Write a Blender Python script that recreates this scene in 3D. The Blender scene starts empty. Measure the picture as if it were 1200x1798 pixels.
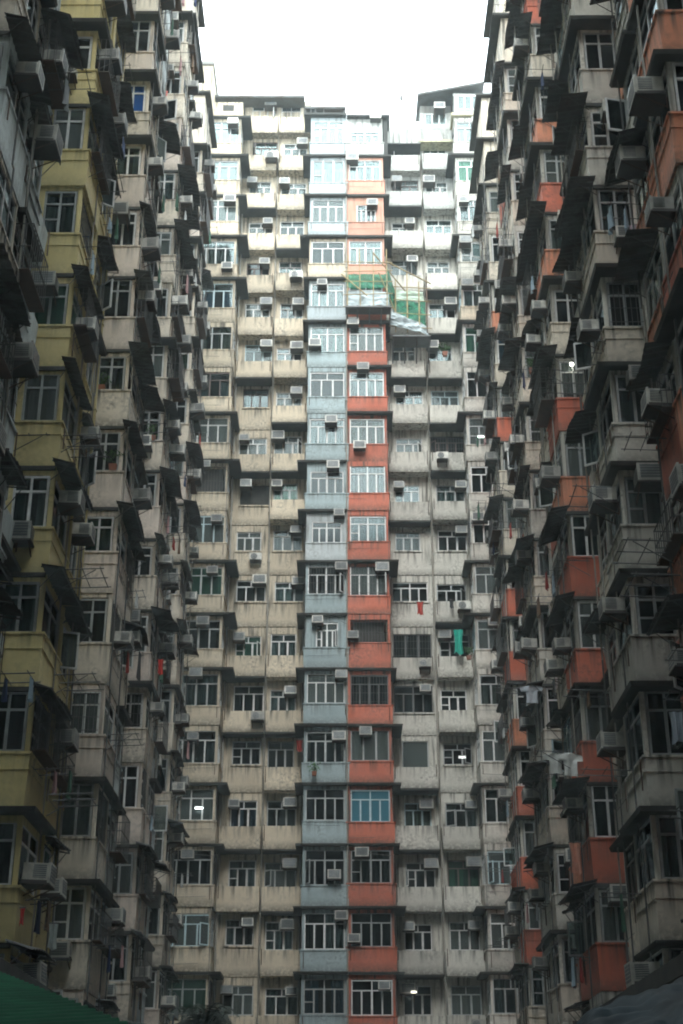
import bpy, math, random
from mathutils import Vector, Matrix, noise as mnoise
R = math.radians
rnd = random.Random(11)
sc = bpy.context.scene
col = sc.collection

# ------------------------------------------------------------------ camera, sky, sun, exposure
cam_d = bpy.data.cameras.new('camera'); cam = bpy.data.objects.new('camera', cam_d); col.objects.link(cam)
PITCH = 25.0
cam.location = (0, 0, 0); cam.rotation_euler = (R(90 + PITCH), 0, 0)
cam_d.sensor_fit = 'VERTICAL'; cam_d.sensor_height = 36; cam_d.lens = 50
cam_d.clip_start = .1; cam_d.clip_end = 2000
sc.camera = cam

world = bpy.data.worlds.new('World'); sc.world = world; world.use_nodes = True
wn = world.node_tree.nodes; wl = world.node_tree.links; wn.clear()
sky = wn.new('ShaderNodeTexSky'); sky.sky_type = 'NISHITA'; sky.sun_disc = False
SUN_EL, SUN_ROT = R(40), R(183)
sky.sun_elevation = SUN_EL; sky.sun_rotation = SUN_ROT; sky.dust_density = 6; sky.air_density = 1.4
hsv = wn.new('ShaderNodeHueSaturation'); hsv.inputs['Saturation'].default_value = .16
mixc = wn.new('ShaderNodeMix'); mixc.data_type = 'RGBA'; mixc.inputs[0].default_value = .80
mixc.inputs[7].default_value = (14.0, 15.8, 16.4, 1)          # overcast deck, even grey white
bg = wn.new('ShaderNodeBackground'); bg.inputs[1].default_value = .12
wo = wn.new('ShaderNodeOutputWorld')
wl.new(sky.outputs[0], hsv.inputs['Color']); wl.new(hsv.outputs[0], mixc.inputs[6])
wl.new(mixc.outputs[2], bg.inputs[0]); wl.new(bg.outputs[0], wo.inputs[0])

sun_d = bpy.data.lights.new('sun', 'SUN'); sun_d.energy = .65; sun_d.angle = R(32); sun_d.color = (1, .97, .92)
sun = bpy.data.objects.new('sun', sun_d); col.objects.link(sun); sun.location = (0, 0, 120)
az = SUN_ROT
sdir = Vector((math.sin(az) * math.cos(SUN_EL), math.cos(az) * math.cos(SUN_EL), math.sin(SUN_EL)))
sun.rotation_euler = sdir.to_track_quat('Z', 'Y').to_euler()
sc.view_settings.view_transform = 'Standard'; sc.view_settings.look = 'None'
sc.view_settings.exposure = 1.8; sc.view_settings.gamma = 1
sc.cycles.max_bounces = 6; sc.cycles.diffuse_bounces = 3; sc.cycles.glossy_bounces = 2
sc.cycles.transparent_max_bounces = 8; sc.cycles.transmission_bounces = 2
sc.cycles.pixel_filter_type = 'GAUSSIAN'; sc.cycles.filter_width = 2.2

# ------------------------------------------------------------------ materials
MATS = {}
def newmat(name):
    m = bpy.data.materials.new(name); m.use_nodes = True
    m.node_tree.nodes.clear(); return m, m.node_tree.nodes, m.node_tree.links
def N(n, t, **k):
    x = n.new(t)
    for a, b in k.items(): setattr(x, a, b)
    return x
def ramp(n, l, src, a, b, lo=0., hi=1.):
    r = N(n, 'ShaderNodeMapRange'); l.new(src, r.inputs[0])
    r.inputs[1].default_value = a; r.inputs[2].default_value = b; r.inputs[3].default_value = lo; r.inputs[4].default_value = hi
    return r.outputs[0]
def mixcol(n, l, f, a, b, mode='MIX'):
    m = N(n, 'ShaderNodeMix', data_type='RGBA', blend_type=mode)
    if isinstance(f, (int, float)): m.inputs[0].default_value = f
    else: l.new(f, m.inputs[0])
    for s, v in ((6, a), (7, b)):
        if isinstance(v, tuple): m.inputs[s].default_value = (*v, 1) if len(v) == 3 else v
        else: l.new(v, m.inputs[s])
    return m.outputs[2]

def paint(name, c, grime=.55, z0=7.6, rough=.85, vary=.17):
    """old painted render: faded patches, vertical run-off streaks, mould gathered at slab edges"""
    if name in MATS: return MATS[name]
    m, n, l = newmat(name)
    out = N(n, 'ShaderNodeOutputMaterial'); b = N(n, 'ShaderNodeBsdfPrincipled'); l.new(b.outputs[0], out.inputs[0])
    g = N(n, 'ShaderNodeNewGeometry'); sep = N(n, 'ShaderNodeSeparateXYZ'); l.new(g.outputs['Position'], sep.inputs[0])
    oi = N(n, 'ShaderNodeObjectInfo')
    n1 = N(n, 'ShaderNodeTexNoise'); n1.inputs['Scale'].default_value = .9; n1.inputs['Detail'].default_value = 6; n1.inputs['Roughness'].default_value = .65
    l.new(g.outputs['Position'], n1.inputs['Vector'])
    mp = N(n, 'ShaderNodeMapping'); mp.inputs['Scale'].default_value = (7, 7, .55); l.new(g.outputs['Position'], mp.inputs[0])
    n2 = N(n, 'ShaderNodeTexNoise'); n2.inputs['Scale'].default_value = 1; n2.inputs['Detail'].default_value = 4; l.new(mp.outputs[0], n2.inputs['Vector'])
    n3 = N(n, 'ShaderNodeTexNoise'); n3.inputs['Scale'].default_value = 9; n3.inputs['Detail'].default_value = 5; l.new(g.outputs['Position'], n3.inputs['Vector'])
    # fade
    fade = ramp(n, l, n1.outputs[0], .3, .72, 0, 1)
    dark = tuple(x * .76 for x in c); pale = tuple(min(.8, x * .92 + .06) for x in c)
    base = mixcol(n, l, fade, dark, pale)
    rv = ramp(n, l, oi.outputs['Random'], 0, 1, 1 - vary, 1 + vary)
    cmb = N(n, 'ShaderNodeCombineColor'); [l.new(rv, cmb.inputs[i]) for i in range(3)]
    base = mixcol(n, l, 1., base, cmb.outputs[0], 'MULTIPLY')
    # storey-periodic mould (gathers along slab edges) and streaks below sills
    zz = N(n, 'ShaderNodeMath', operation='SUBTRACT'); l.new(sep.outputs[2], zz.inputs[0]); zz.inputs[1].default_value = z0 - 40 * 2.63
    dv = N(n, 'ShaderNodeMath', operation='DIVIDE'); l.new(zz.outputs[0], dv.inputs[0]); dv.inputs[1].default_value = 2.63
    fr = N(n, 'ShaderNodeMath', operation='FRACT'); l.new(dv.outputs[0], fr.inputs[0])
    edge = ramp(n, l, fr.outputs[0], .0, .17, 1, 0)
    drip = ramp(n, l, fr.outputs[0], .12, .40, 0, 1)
    def mul(a, bb):
        q = N(n, 'ShaderNodeMath', operation='MULTIPLY'); 
        for i, v in enumerate((a, bb)):
            if isinstance(v, (int, float)): q.inputs[i].default_value = v
            else: l.new(v, q.inputs[i])
        return q.outputs[0]
    def mx(a, bb):
        q = N(n, 'ShaderNodeMath', operation='MAXIMUM'); l.new(a, q.inputs[0]); l.new(bb, q.inputs[1]); return q.outputs[0]
    s = ramp(n, l, n2.outputs[0], .46, .66, 0, 1)
    patch = ramp(n, l, n1.outputs[0], .47, .64, 0, 1)
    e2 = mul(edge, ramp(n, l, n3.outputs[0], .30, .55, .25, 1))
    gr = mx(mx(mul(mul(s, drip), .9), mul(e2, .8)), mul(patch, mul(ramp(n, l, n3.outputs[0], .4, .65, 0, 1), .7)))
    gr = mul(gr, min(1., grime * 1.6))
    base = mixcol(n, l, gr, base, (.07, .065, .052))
    l.new(base, b.inputs['Base Color']); b.inputs['Roughness'].default_value = rough
    bp = N(n, 'ShaderNodeBump'); bp.inputs['Strength'].default_value = .25; bp.inputs['Distance'].default_value = .02
    l.new(n3.outputs[0], bp.inputs['Height']); l.new(bp.outputs[0], b.inputs['Normal'])
    MATS[name] = m; return m

def plain(name, c, rough=.6, metal=0., noise=.25, scale=5., vary=.1, spec=.5):
    if name in MATS: return MATS[name]
    m, n, l = newmat(name)
    out = N(n, 'ShaderNodeOutputMaterial'); b = N(n, 'ShaderNodeBsdfPrincipled'); l.new(b.outputs[0], out.inputs[0])
    g = N(n, 'ShaderNodeNewGeometry'); oi = N(n, 'ShaderNodeObjectInfo')
    n1 = N(n, 'ShaderNodeTexNoise'); n1.inputs['Scale'].default_value = scale; n1.inputs['Detail'].default_value = 5
    l.new(g.outputs['Position'], n1.inputs['Vector'])
    f = ramp(n, l, n1.outputs[0], .35, .7, 0, 1)
    base = mixcol(n, l, f, c, tuple(x * (1 - noise) for x in c))
    rv = ramp(n, l, oi.outputs['Random'], 0, 1, 1 - vary, 1 + vary)
    cmb = N(n, 'ShaderNodeCombineColor'); [l.new(rv, cmb.inputs[i]) for i in range(3)]
    base = mixcol(n, l, 1., base, cmb.outputs[0], 'MULTIPLY')
    l.new(base, b.inputs['Base Color']); b.inputs['Roughness'].default_value = rough; b.inputs['Metallic'].default_value = metal
    b.inputs['Specular IOR Level'].default_value = spec
    MATS[name] = m; return m

def sheet_metal(name, c, c2):
    """dull corrugated sheet with rust blotches"""
    m, n, l = newmat(name)
    out = N(n, 'ShaderNodeOutputMaterial'); b = N(n, 'ShaderNodeBsdfPrincipled'); l.new(b.outputs[0], out.inputs[0])
    g = N(n, 'ShaderNodeNewGeometry')
    n1 = N(n, 'ShaderNodeTexNoise'); n1.inputs['Scale'].default_value = 2.2; n1.inputs['Detail'].default_value = 7; n1.inputs['Roughness'].default_value = .7
    l.new(g.outputs['Position'], n1.inputs['Vector'])
    f = ramp(n, l, n1.outputs[0], .42, .62, 0, 1)
    l.new(mixcol(n, l, f, c, c2), b.inputs['Base Color']); b.inputs['Roughness'].default_value = .75
    MATS[name] = m; return m

def glass(name, tint, fac=.22, haze=0., hc=(.5, .5, .5)):
    m, n, l = newmat(name)
    out = N(n, 'ShaderNodeOutputMaterial')
    tr = N(n, 'ShaderNodeBsdfTransparent'); tr.inputs[0].default_value = (*tint, 1)
    gl = N(n, 'ShaderNodeBsdfGlossy'); gl.inputs['Roughness'].default_value = .06; gl.inputs['Color'].default_value = (.42, .49, .51, 1)
    fz = N(n, 'ShaderNodeFresnel'); fz.inputs[0].default_value = 1.5
    a = N(n, 'ShaderNodeMath', operation='ADD'); l.new(fz.outputs[0], a.inputs[0]); a.inputs[1].default_value = fac - .13; a.use_clamp = True
    mx = N(n, 'ShaderNodeMixShader'); l.new(a.outputs[0], mx.inputs[0]); l.new(tr.outputs[0], mx.inputs[1]); l.new(gl.outputs[0], mx.inputs[2])
    last = mx
    if haze:
        d = N(n, 'ShaderNodeBsdfDiffuse'); d.inputs[0].default_value = (*hc, 1)
        m2 = N(n, 'ShaderNodeMixShader'); m2.inputs[0].default_value = haze; l.new(last.outputs[0], m2.inputs[1]); l.new(d.outputs[0], m2.inputs[2]); last = m2
    l.new(last.outputs[0], out.inputs[0]); MATS[name] = m; return m

def emit(name, c, s):
    m, n, l = newmat(name); out = N(n, 'ShaderNodeOutputMaterial'); e = N(n, 'ShaderNodeEmission')
    e.inputs[0].default_value = (*c, 1); e.inputs[1].default_value = s; l.new(e.outputs[0], out.inputs[0]); MATS[name] = m; return m

ZB, ZW = 7.6, 6.78          # storey datum of the rear facade and of the two wings (bottom of a parapet)
H = 2.63
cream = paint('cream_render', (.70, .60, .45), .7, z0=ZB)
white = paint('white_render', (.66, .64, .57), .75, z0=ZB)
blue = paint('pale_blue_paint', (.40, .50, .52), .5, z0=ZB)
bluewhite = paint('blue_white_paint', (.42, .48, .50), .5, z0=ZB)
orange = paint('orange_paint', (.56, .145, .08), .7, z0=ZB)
salmon = paint('overlit_salmon_paint', (.58, .29, .20), .35, z0=ZB)  # paler orange: bright exposure of the upper storeys put into the colour
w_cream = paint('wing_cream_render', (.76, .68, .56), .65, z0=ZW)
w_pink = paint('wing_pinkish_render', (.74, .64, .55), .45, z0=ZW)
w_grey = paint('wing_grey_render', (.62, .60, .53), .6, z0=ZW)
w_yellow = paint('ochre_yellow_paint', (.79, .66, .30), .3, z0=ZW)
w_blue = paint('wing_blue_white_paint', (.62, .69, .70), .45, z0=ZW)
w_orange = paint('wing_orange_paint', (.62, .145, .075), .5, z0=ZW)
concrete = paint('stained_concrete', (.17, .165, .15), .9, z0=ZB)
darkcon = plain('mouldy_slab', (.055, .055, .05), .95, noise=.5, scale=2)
sheet = sheet_metal('rusty_sheet', (.075, .08, .078), (.05, .04, .03))
sheet2 = sheet_metal('weathered_sheet', (.12, .13, .125), (.05, .045, .04))
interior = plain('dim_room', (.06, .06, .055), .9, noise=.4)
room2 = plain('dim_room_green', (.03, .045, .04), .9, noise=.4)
f_white = plain('white_window_frame', (.66, .67, .66), .45, vary=.15)
f_grey = plain('aluminium_window_frame', (.36, .38, .38), .4, metal=.2, vary=.2)
f_brown = plain('brown_window_frame', (.09, .06, .05), .6)
f_cyan = plain('pale_blue_window_frame', (.45, .58, .62), .5)
g_clear = glass('window_glass', (.62, .70, .70), .13)
g_dark = glass('dark_window_glass', (.30, .36, .36), .12)
g_frost = glass('dusty_window_glass', (.6, .66, .66), .12, .25, (.22, .26, .25))
g_green = glass('green_window_glass', (.25, .55, .42), .12, .12, (.1, .3, .22))
g_cyan = glass('cyan_window_glass', (.2, .5, .6), .12, .45, (.10, .32, .42))
g_blue = glass('blue_window_glass', (.1, .3, .7), .10, .5, (.03, .13, .42))
metal = plain('painted_steel', (.10, .10, .10), .6)
rust = plain('rusty_steel', (.10, .06, .04), .8)
pipe_m = plain('drain_pipe', (.30, .28, .24), .6)
ypipe_m = plain('yellow_pipe_paint', (.50, .40, .17), .6)
ac_m = plain('air_conditioner_casing', (.58, .57, .52), .5, noise=.45, vary=.4)
ac_d = plain('air_conditioner_grille', (.13, .15, .16), .5, vary=.4)
ac_u = plain('shaded_dirty_tray', (.07, .065, .06), .8)  # dirt plus the shadow under the unit, both put into the colour
bamboo = plain('bamboo_pole', (.34, .26, .13), .6)
CURT = [plain('white_curtain', (.42, .45, .44), .9), plain('cream_curtain', (.36, .33, .27), .9), plain('green_curtain', (.12, .30, .22), .9),
        plain('grey_curtain', (.26, .28, .28), .9), plain('pink_curtain', (.50, .34, .34), .9), plain('blue_curtain', (.14, .24, .36), .9)]

# ------------------------------------------------------------------ mesh helpers
class MB:
    def __init__(s): s.v = []; s.f = []; s.m = []; s.mats = []
    def mi(s, m):
        if m not in s.mats: s.mats.append(m)
        return s.mats.index(m)
    def hexa(s, p, m):
        b = len(s.v); s.v += [tuple(q) for q in p]; k = s.mi(m)
        for f in ((0, 3, 2, 1), (4, 5, 6, 7), (0, 1, 5, 4), (1, 2, 6, 5), (2, 3, 7, 6), (3, 0, 4, 7)):
            s.f.append(tuple(b + i for i in f)); s.m.append(k)
    def box(s, x0, x1, y0, y1, z0, z1, m):
        s.hexa([(x0, y0, z0), (x1, y0, z0), (x1, y1, z0), (x0, y1, z0), (x0, y0, z1), (x1, y0, z1), (x1, y1, z1), (x0, y1, z1)], m)
    def taper(s, x0, x1, y0, y1, z0, z1, m, d=0., dy=0.):
        """box whose bottom is pulled in by d at the sides and dy at the outer (-y) face"""
        s.hexa([(x0 + d, y0 + dy, z0), (x1 - d, y0 + dy, z0), (x1 - d, y1, z0), (x0 + d, y1, z0), (x0, y0, z1), (x1, y0, z1), (x1, y1, z1), (x0, y1, z1)], m)
    def bar(s, a, b, r, m, seg=6):
        a = Vector(a); b = Vector(b); d = (b - a)
        if d.length < 1e-6: return
        q = d.to_track_quat('Z', 'Y'); k = s.mi(m); base = len(s.v)
        for p in (a, b):
            for i in range(seg):
                t = 2 * math.pi * i / seg
                s.v.append(tuple(p + q @ Vector((r * math.cos(t), r * math.sin(t), 0))))
        for i in range(seg):
            j = (i + 1) % seg; s.f.append((base + i, base + j, base + seg + j, base + seg + i)); s.m.append(k)
        s.f.append(tuple(base + i for i in range(seg))[::-1]); s.m.append(k)
        s.f.append(tuple(base + seg + i for i in range(seg))); s.m.append(k)
    def grid(s, fn, nu, nv, m, thick=None):
        b = len(s.v); k = s.mi(m)
        for i in range(nu + 1):
            for j in range(nv + 1): s.v.append(tuple(fn(i / nu, j / nv)))
        for i in range(nu):
            for j in range(nv):
                q = b + i * (nv + 1) + j
                s.f.append((q, q + nv + 1, q + nv + 2, q + 1)); s.m.append(k)
    def mesh(s, name):
        me = bpy.data.meshes.new(name); me.from_pydata(s.v, [], s.f)
        for m in s.mats: me.materials.append(m)
        me.polygons.foreach_set('material_index', s.m); me.update(); return me
    def obj(s, name, parent=None, loc=(0, 0, 0), rz=0.):
        return put(name, s.mesh(name), parent, loc, rz)
def put(name, me, parent=None, loc=(0, 0, 0), rz=0.):
    o = bpy.data.objects.new(name, me); col.objects.link(o); o.parent = parent
    o.location = loc; o.rotation_euler = (0, 0, rz); return o
def tag(o, label=None, cat=None, group=None, kind=None):
    if label: o['label'] = label
    if cat: o['category'] = cat
    if group: o['group'] = group
    if kind: o['kind'] = kind
    return o
def empty(name, loc, rz=0.):
    o = bpy.data.objects.new(name, None); col.objects.link(o); o.location = loc; o.rotation_euler = (0, 0, rz)
    o.empty_display_size = .3; return o
def smooth(o):
    for p in o.data.polygons: p.use_smooth = True

# ------------------------------------------------------------------ windows
WC = {}
def win_frame(w, h, n, tr, fm, split2=False, grille=False):
    key = ('f', round(w, 1), round(h, 1), n, tr, fm.name, split2, grille)
    if key in WC: return WC[key]
    w, h = round(w, 1), round(h, 1)
    m = MB(); t = .05; d0, d1 = -.015, .055
    m.box(0, w, d0, d1, 0, t, fm); m.box(0, w, d0, d1, h - t, h, fm)
    m.box(0, t, d0, d1, t, h - t, fm); m.box(w - t, w, d0, d1, t, h - t, fm)
    top = h - t
    if tr:
        zt = h * .70; m.box(t, w - t, d0 + .003, d1, zt - t / 2, zt + t / 2, fm); top = zt - t / 2
        k = 2 if n > 1 else 1
        for i in range(1, k):
            x = w * i / k; m.box(x - t / 2, x + t / 2, d0 + .003, d1, zt + t / 2, h - t, fm)
    for i in range(1, n):
        x = w * i / n; tt = .035 if i % 2 else .045
        m.box(x - tt, x + tt * .9, d0 + .003, d1, t, top, fm)
    if split2:
        m.box(t, w / n - .04, d0 + .003, d1, h * .33, h * .33 + .04, fm)
    if grille:
        k = int(w / .13)
        for i in range(1, k): m.bar((w * i / k, -.05, .02), (w * i / k, -.05, h - .02), .009, metal, 4)
        for zz in (.1, .4, .7, .95): m.bar((0, -.06, h * zz), (w, -.06, h * zz), .010, metal, 4)
    WC[key] = m.mesh('window_frame'); return WC[key]
def win_pane(w, h, gm):
    key = ('p', round(w, 1), round(h, 1), gm.name)
    if key in WC: return WC[key]
    w, h = round(w, 1), round(h, 1)
    m = MB(); m.box(.03, w - .03, .018, .026, .03, h - .03, gm)
    WC[key] = m.mesh('pane'); return WC[key]
def win_curtain(w, h, cm, style):
    key = ('c', round(w, 1), round(h, 1), cm.name, style)
    if key in WC: return WC[key]
    w, h = round(w, 1), round(h, 1)
    m = MB()
    spans = {0: [(0.04, .96)], 1: [(.04, .36), (.66, .96)], 2: [(.04, .55)], 3: [(.5, .96)], 4: [(.04, .24), (.3, .5), (.74, .96)]}[style]
    z0 = .06; z1 = h * (.96 if style != 4 else .68)
    for a, b in spans:
        nu = max(6, int((b - a) * w / .035)); ph = a * 40
        def fn(u, v, a=a, b=b, nu=nu, ph=ph):
            x = w * (a + (b - a) * u) + .02 * math.sin(u * 9 + v * 2) * (1 - v)
            return (x, .13 + .022 * math.sin(u * nu * 1.25 + ph) + .012 * math.sin(u * 17 + v), z0 + (z1 - z0) * v)
        m.grid(fn, nu, 2, cm)
    WC[key] = m.mesh('curtain'); return WC[key]
def sash(w, h, fm, gm):
    key = ('s', round(w, 1), round(h, 1), fm.name, gm.name)
    if key in WC: return WC[key]
    w, h = round(w, 1), round(h, 1)
    m = MB(); t = .045
    m.box(0, w, -.02, .02, 0, t, fm); m.box(0, w, -.02, .02, h - t, h, fm)
    m.box(0, t, -.02, .02, t, h - t, fm); m.box(w - t, w, -.02, .02, t, h - t, fm)
    m.box(t, w - t, -.004, .004, t, h - t, gm)
    WC[key] = m.mesh('sash'); return WC[key]

def window(parent, x, y, z, w, h, rz=0., n=None, tr=True, fm=None, gm=None, curt='r', opened=None, grille=None, label=None):
    r = rnd.random
    if n is None: n = max(1, round(w / .46))
    if fm is None: fm = rnd.choices([f_white, f_grey, f_brown, f_cyan], [7, 3.2, .5, .8])[0]
    if gm is None: gm = rnd.choices([g_clear, g_dark, g_frost, g_green], [6, 2, 4.2, .7])[0]
    if grille is None: grille = r() < .08
    o = put('window', win_frame(w, h, n, tr, fm, r() < .2, grille), parent, (x, y, z), rz)
    put('pane', win_pane(w, h, gm), o)
    if curt == 'r': curt = rnd.choices([None, CURT[0], CURT[1], CURT[2], CURT[3], CURT[4], CURT[5]], [3.2, 4, 2.4, .7, 2.6, .5, .5])[0]
    if curt: put('curtain', win_curtain(w, h, curt, rnd.choice([0, 0, 1, 1, 2, 3, 4])), o)
    if opened is None: opened = r() < .22
    if opened and w > .7 and w / n < .56:
        i = rnd.choice([0, n - 1]); sw = w / n; hh = h * (.66 if tr else .9)
        s_ = put('sash', sash(sw, hh, fm, gm), o)
        ang = R(rnd.uniform(35, 85))
        if i == 0: s_.location = (0.02, -.03, .03); s_.rotation_euler = (0, 0, -ang)
        else: s_.location = (w - .02, -.03, .03); s_.rotation_euler = (0, 0, math.pi + ang)
    if label: o['label'] = label
    return o

# ------------------------------------------------------------------ air conditioners (things)
AC_COUNT = [0]
def ac_body(dirty):
    key = ('acb', dirty)
    if key in WC: return WC[key]
    m = MB(); c = ac_m
    m.box(-.33, .33, -.28, .30, .05, .43, c); m.box(-.335, .335, -.285, .31, .0, .05, ac_u)
    for sx in (-1, 1): m.box(sx * .333 - .004, sx * .333 + .004, -.24, .06, .10, .39, ac_d)
    for i in range(6):                                   # side louvres
        for sx in (-1, 1):
            z = .12 + i * .045; m.box(sx * .338 - .006, sx * .338 + .006, -.24, .06, z, z + .012, c)
    m.box(-.35, .35, -.325, -.28, .0, .46, c)
    WC[key] = m.mesh('air_conditioner'); return WC[key]
def ac_grille():
    if 'acg' in WC: return WC['acg']
    m = MB(); m.box(-.28, .28, -.335, -.322, .06, .41, ac_d)
    for i in range(4): m.box(-.28, .28, -.342, -.335, .12 + i * .075, .127 + i * .075, ac_m)
    WC['acg'] = m.mesh('grille'); return WC['acg']
def ac_bracket():
    if 'acr' in WC: return WC['acr']
    m = MB(); m.box(-.36, .36, -.33, .35, -.05, -.01, ac_u)
    for sx in (-.3, .3):
        m.bar((sx, -.28, -.04), (sx, .33, -.36), .018, rust, 4); m.bar((sx, .33, -.38), (sx, .33, 0), .018, rust, 4)
    WC['acr'] = m.mesh('bracket'); return WC['acr']
def fan_unit_meshes():
    if 'fan' in WC: return WC['fan']
    b = MB(); b.box(-.4, .4, -.15, .15, 0, .55, ac_m)
    g = MB()
    ring = [(-.1 + .22 * math.cos(t), .275 + .22 * math.sin(t)) for t in [2 * math.pi * i / 18 for i in range(18)]]
    k = g.mi(ac_d); base = len(g.v)
    for x, z in ring: g.v.append((x, -.158, z))
    g.f.append(tuple(range(base, base + 18))[::-1]); g.m.append(k)
    for r_ in (.08, .15, .22):
        for i in range(18):
            t, t2 = 2 * math.pi * i / 18, 2 * math.pi * (i + 1) / 18
            g.bar((-.1 + r_ * math.cos(t), -.17, .275 + r_ * math.sin(t)), (-.1 + r_ * math.cos(t2), -.17, .275 + r_ * math.sin(t2)), .008, ac_m, 4)
    WC['fan'] = (b.mesh('air_conditioner'), g.mesh('fan_grille')); return WC['fan']
def world_of(parent, p, rz=0.):
    M = Matrix.Translation(parent.location) @ Matrix.Rotation(parent.rotation_euler.z, 4, 'Z')
    return M @ Vector(p), parent.rotation_euler.z + rz
def ac(block, p, rz, label, split=False, bracket=True):
    loc, ang = world_of(block, p, rz)
    s = rnd.uniform(.70, .95)
    if split:
        b, g = fan_unit_meshes(); o = put('air_conditioner', b, None, loc, ang); put('fan_grille', g, o)
    else:
        o = put('air_conditioner', ac_body(0), None, loc, ang); put('grille', ac_grille(), o)
    if bracket: put('bracket', ac_bracket(), o)
    o.scale = (s, s, s); o.rotation_euler.x = R(rnd.uniform(-3, 3))
    tag(o, label, 'air conditioner', 'air conditioners fixed outside the flats'); AC_COUNT[0] += 1
    return o
ORD = ['', 'first', 'second', 'third', 'fourth', 'fifth', 'sixth', 'seventh', 'eighth', 'ninth', 'tenth', 'eleventh', 'twelfth', 'thirteenth',
       'fourteenth', 'fifteenth', 'sixteenth', 'seventeenth', 'eighteenth', 'nineteenth', 'twentieth', 'twenty-first', 'twenty-second']

# ------------------------------------------------------------------ canopies
def canopy_mesh(kind, L0, L1, q, p, qa, qb, drop):
    """L0..L1 along the face, face at y=-p; kind slab | sheet. q outward; qa/qb side overhangs. top at z=0"""
    m = MB()
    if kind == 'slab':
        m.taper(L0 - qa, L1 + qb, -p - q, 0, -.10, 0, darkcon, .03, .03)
    else:
        x0, x1 = L0 - qa, L1 + qb; t = .02; mt = sheet if rnd.random() < .5 else sheet2
        nu = max(4, int((x1 - x0) / .10))
        tw, sag, ph_ = rnd.uniform(-.13, .13), rnd.uniform(-.05, .05), rnd.uniform(0, 6)
        def top(u, v): return (x0 + (x1 - x0) * u, -p + .02 - (q + .02) * v * (1 + .05 * math.sin(u * 5 + ph_)), -drop * v + v * (tw * (u - .5) + sag * math.sin(u * 6 + ph_)) + (.018 if int(round(u * nu)) % 2 else -.018))
        m.grid(top, nu, 1, mt)
        m.grid(lambda u, v: tuple(Vector(top(u, 1 - v)) - Vector((0, 0, .012))), nu, 1, mt)
        # edges, rafters and stays
        if rnd.random() < .5: m.bar((x0, -p - q * .93, -drop - .04 - tw / 2), (x1, -p - q * .93, -drop - .04 + tw / 2), .02, metal, 4)
        for k in range(3):
            x = x0 + .08 + (x1 - x0 - .16) * k / 2
            m.bar((x, -p + .02, -.06), (x, -p - q, -drop - .05), .018, metal, 4)
            m.bar((x, -p + .02, -.55), (x, -p - q * .8, -drop * .8 - .05), .012, metal, 4)
        # cover back over the bay roof to the wall
        m.box(L0 - .05, L1 + .05, -p + .021, 0, -.10, .0, darkcon)
    return m

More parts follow.
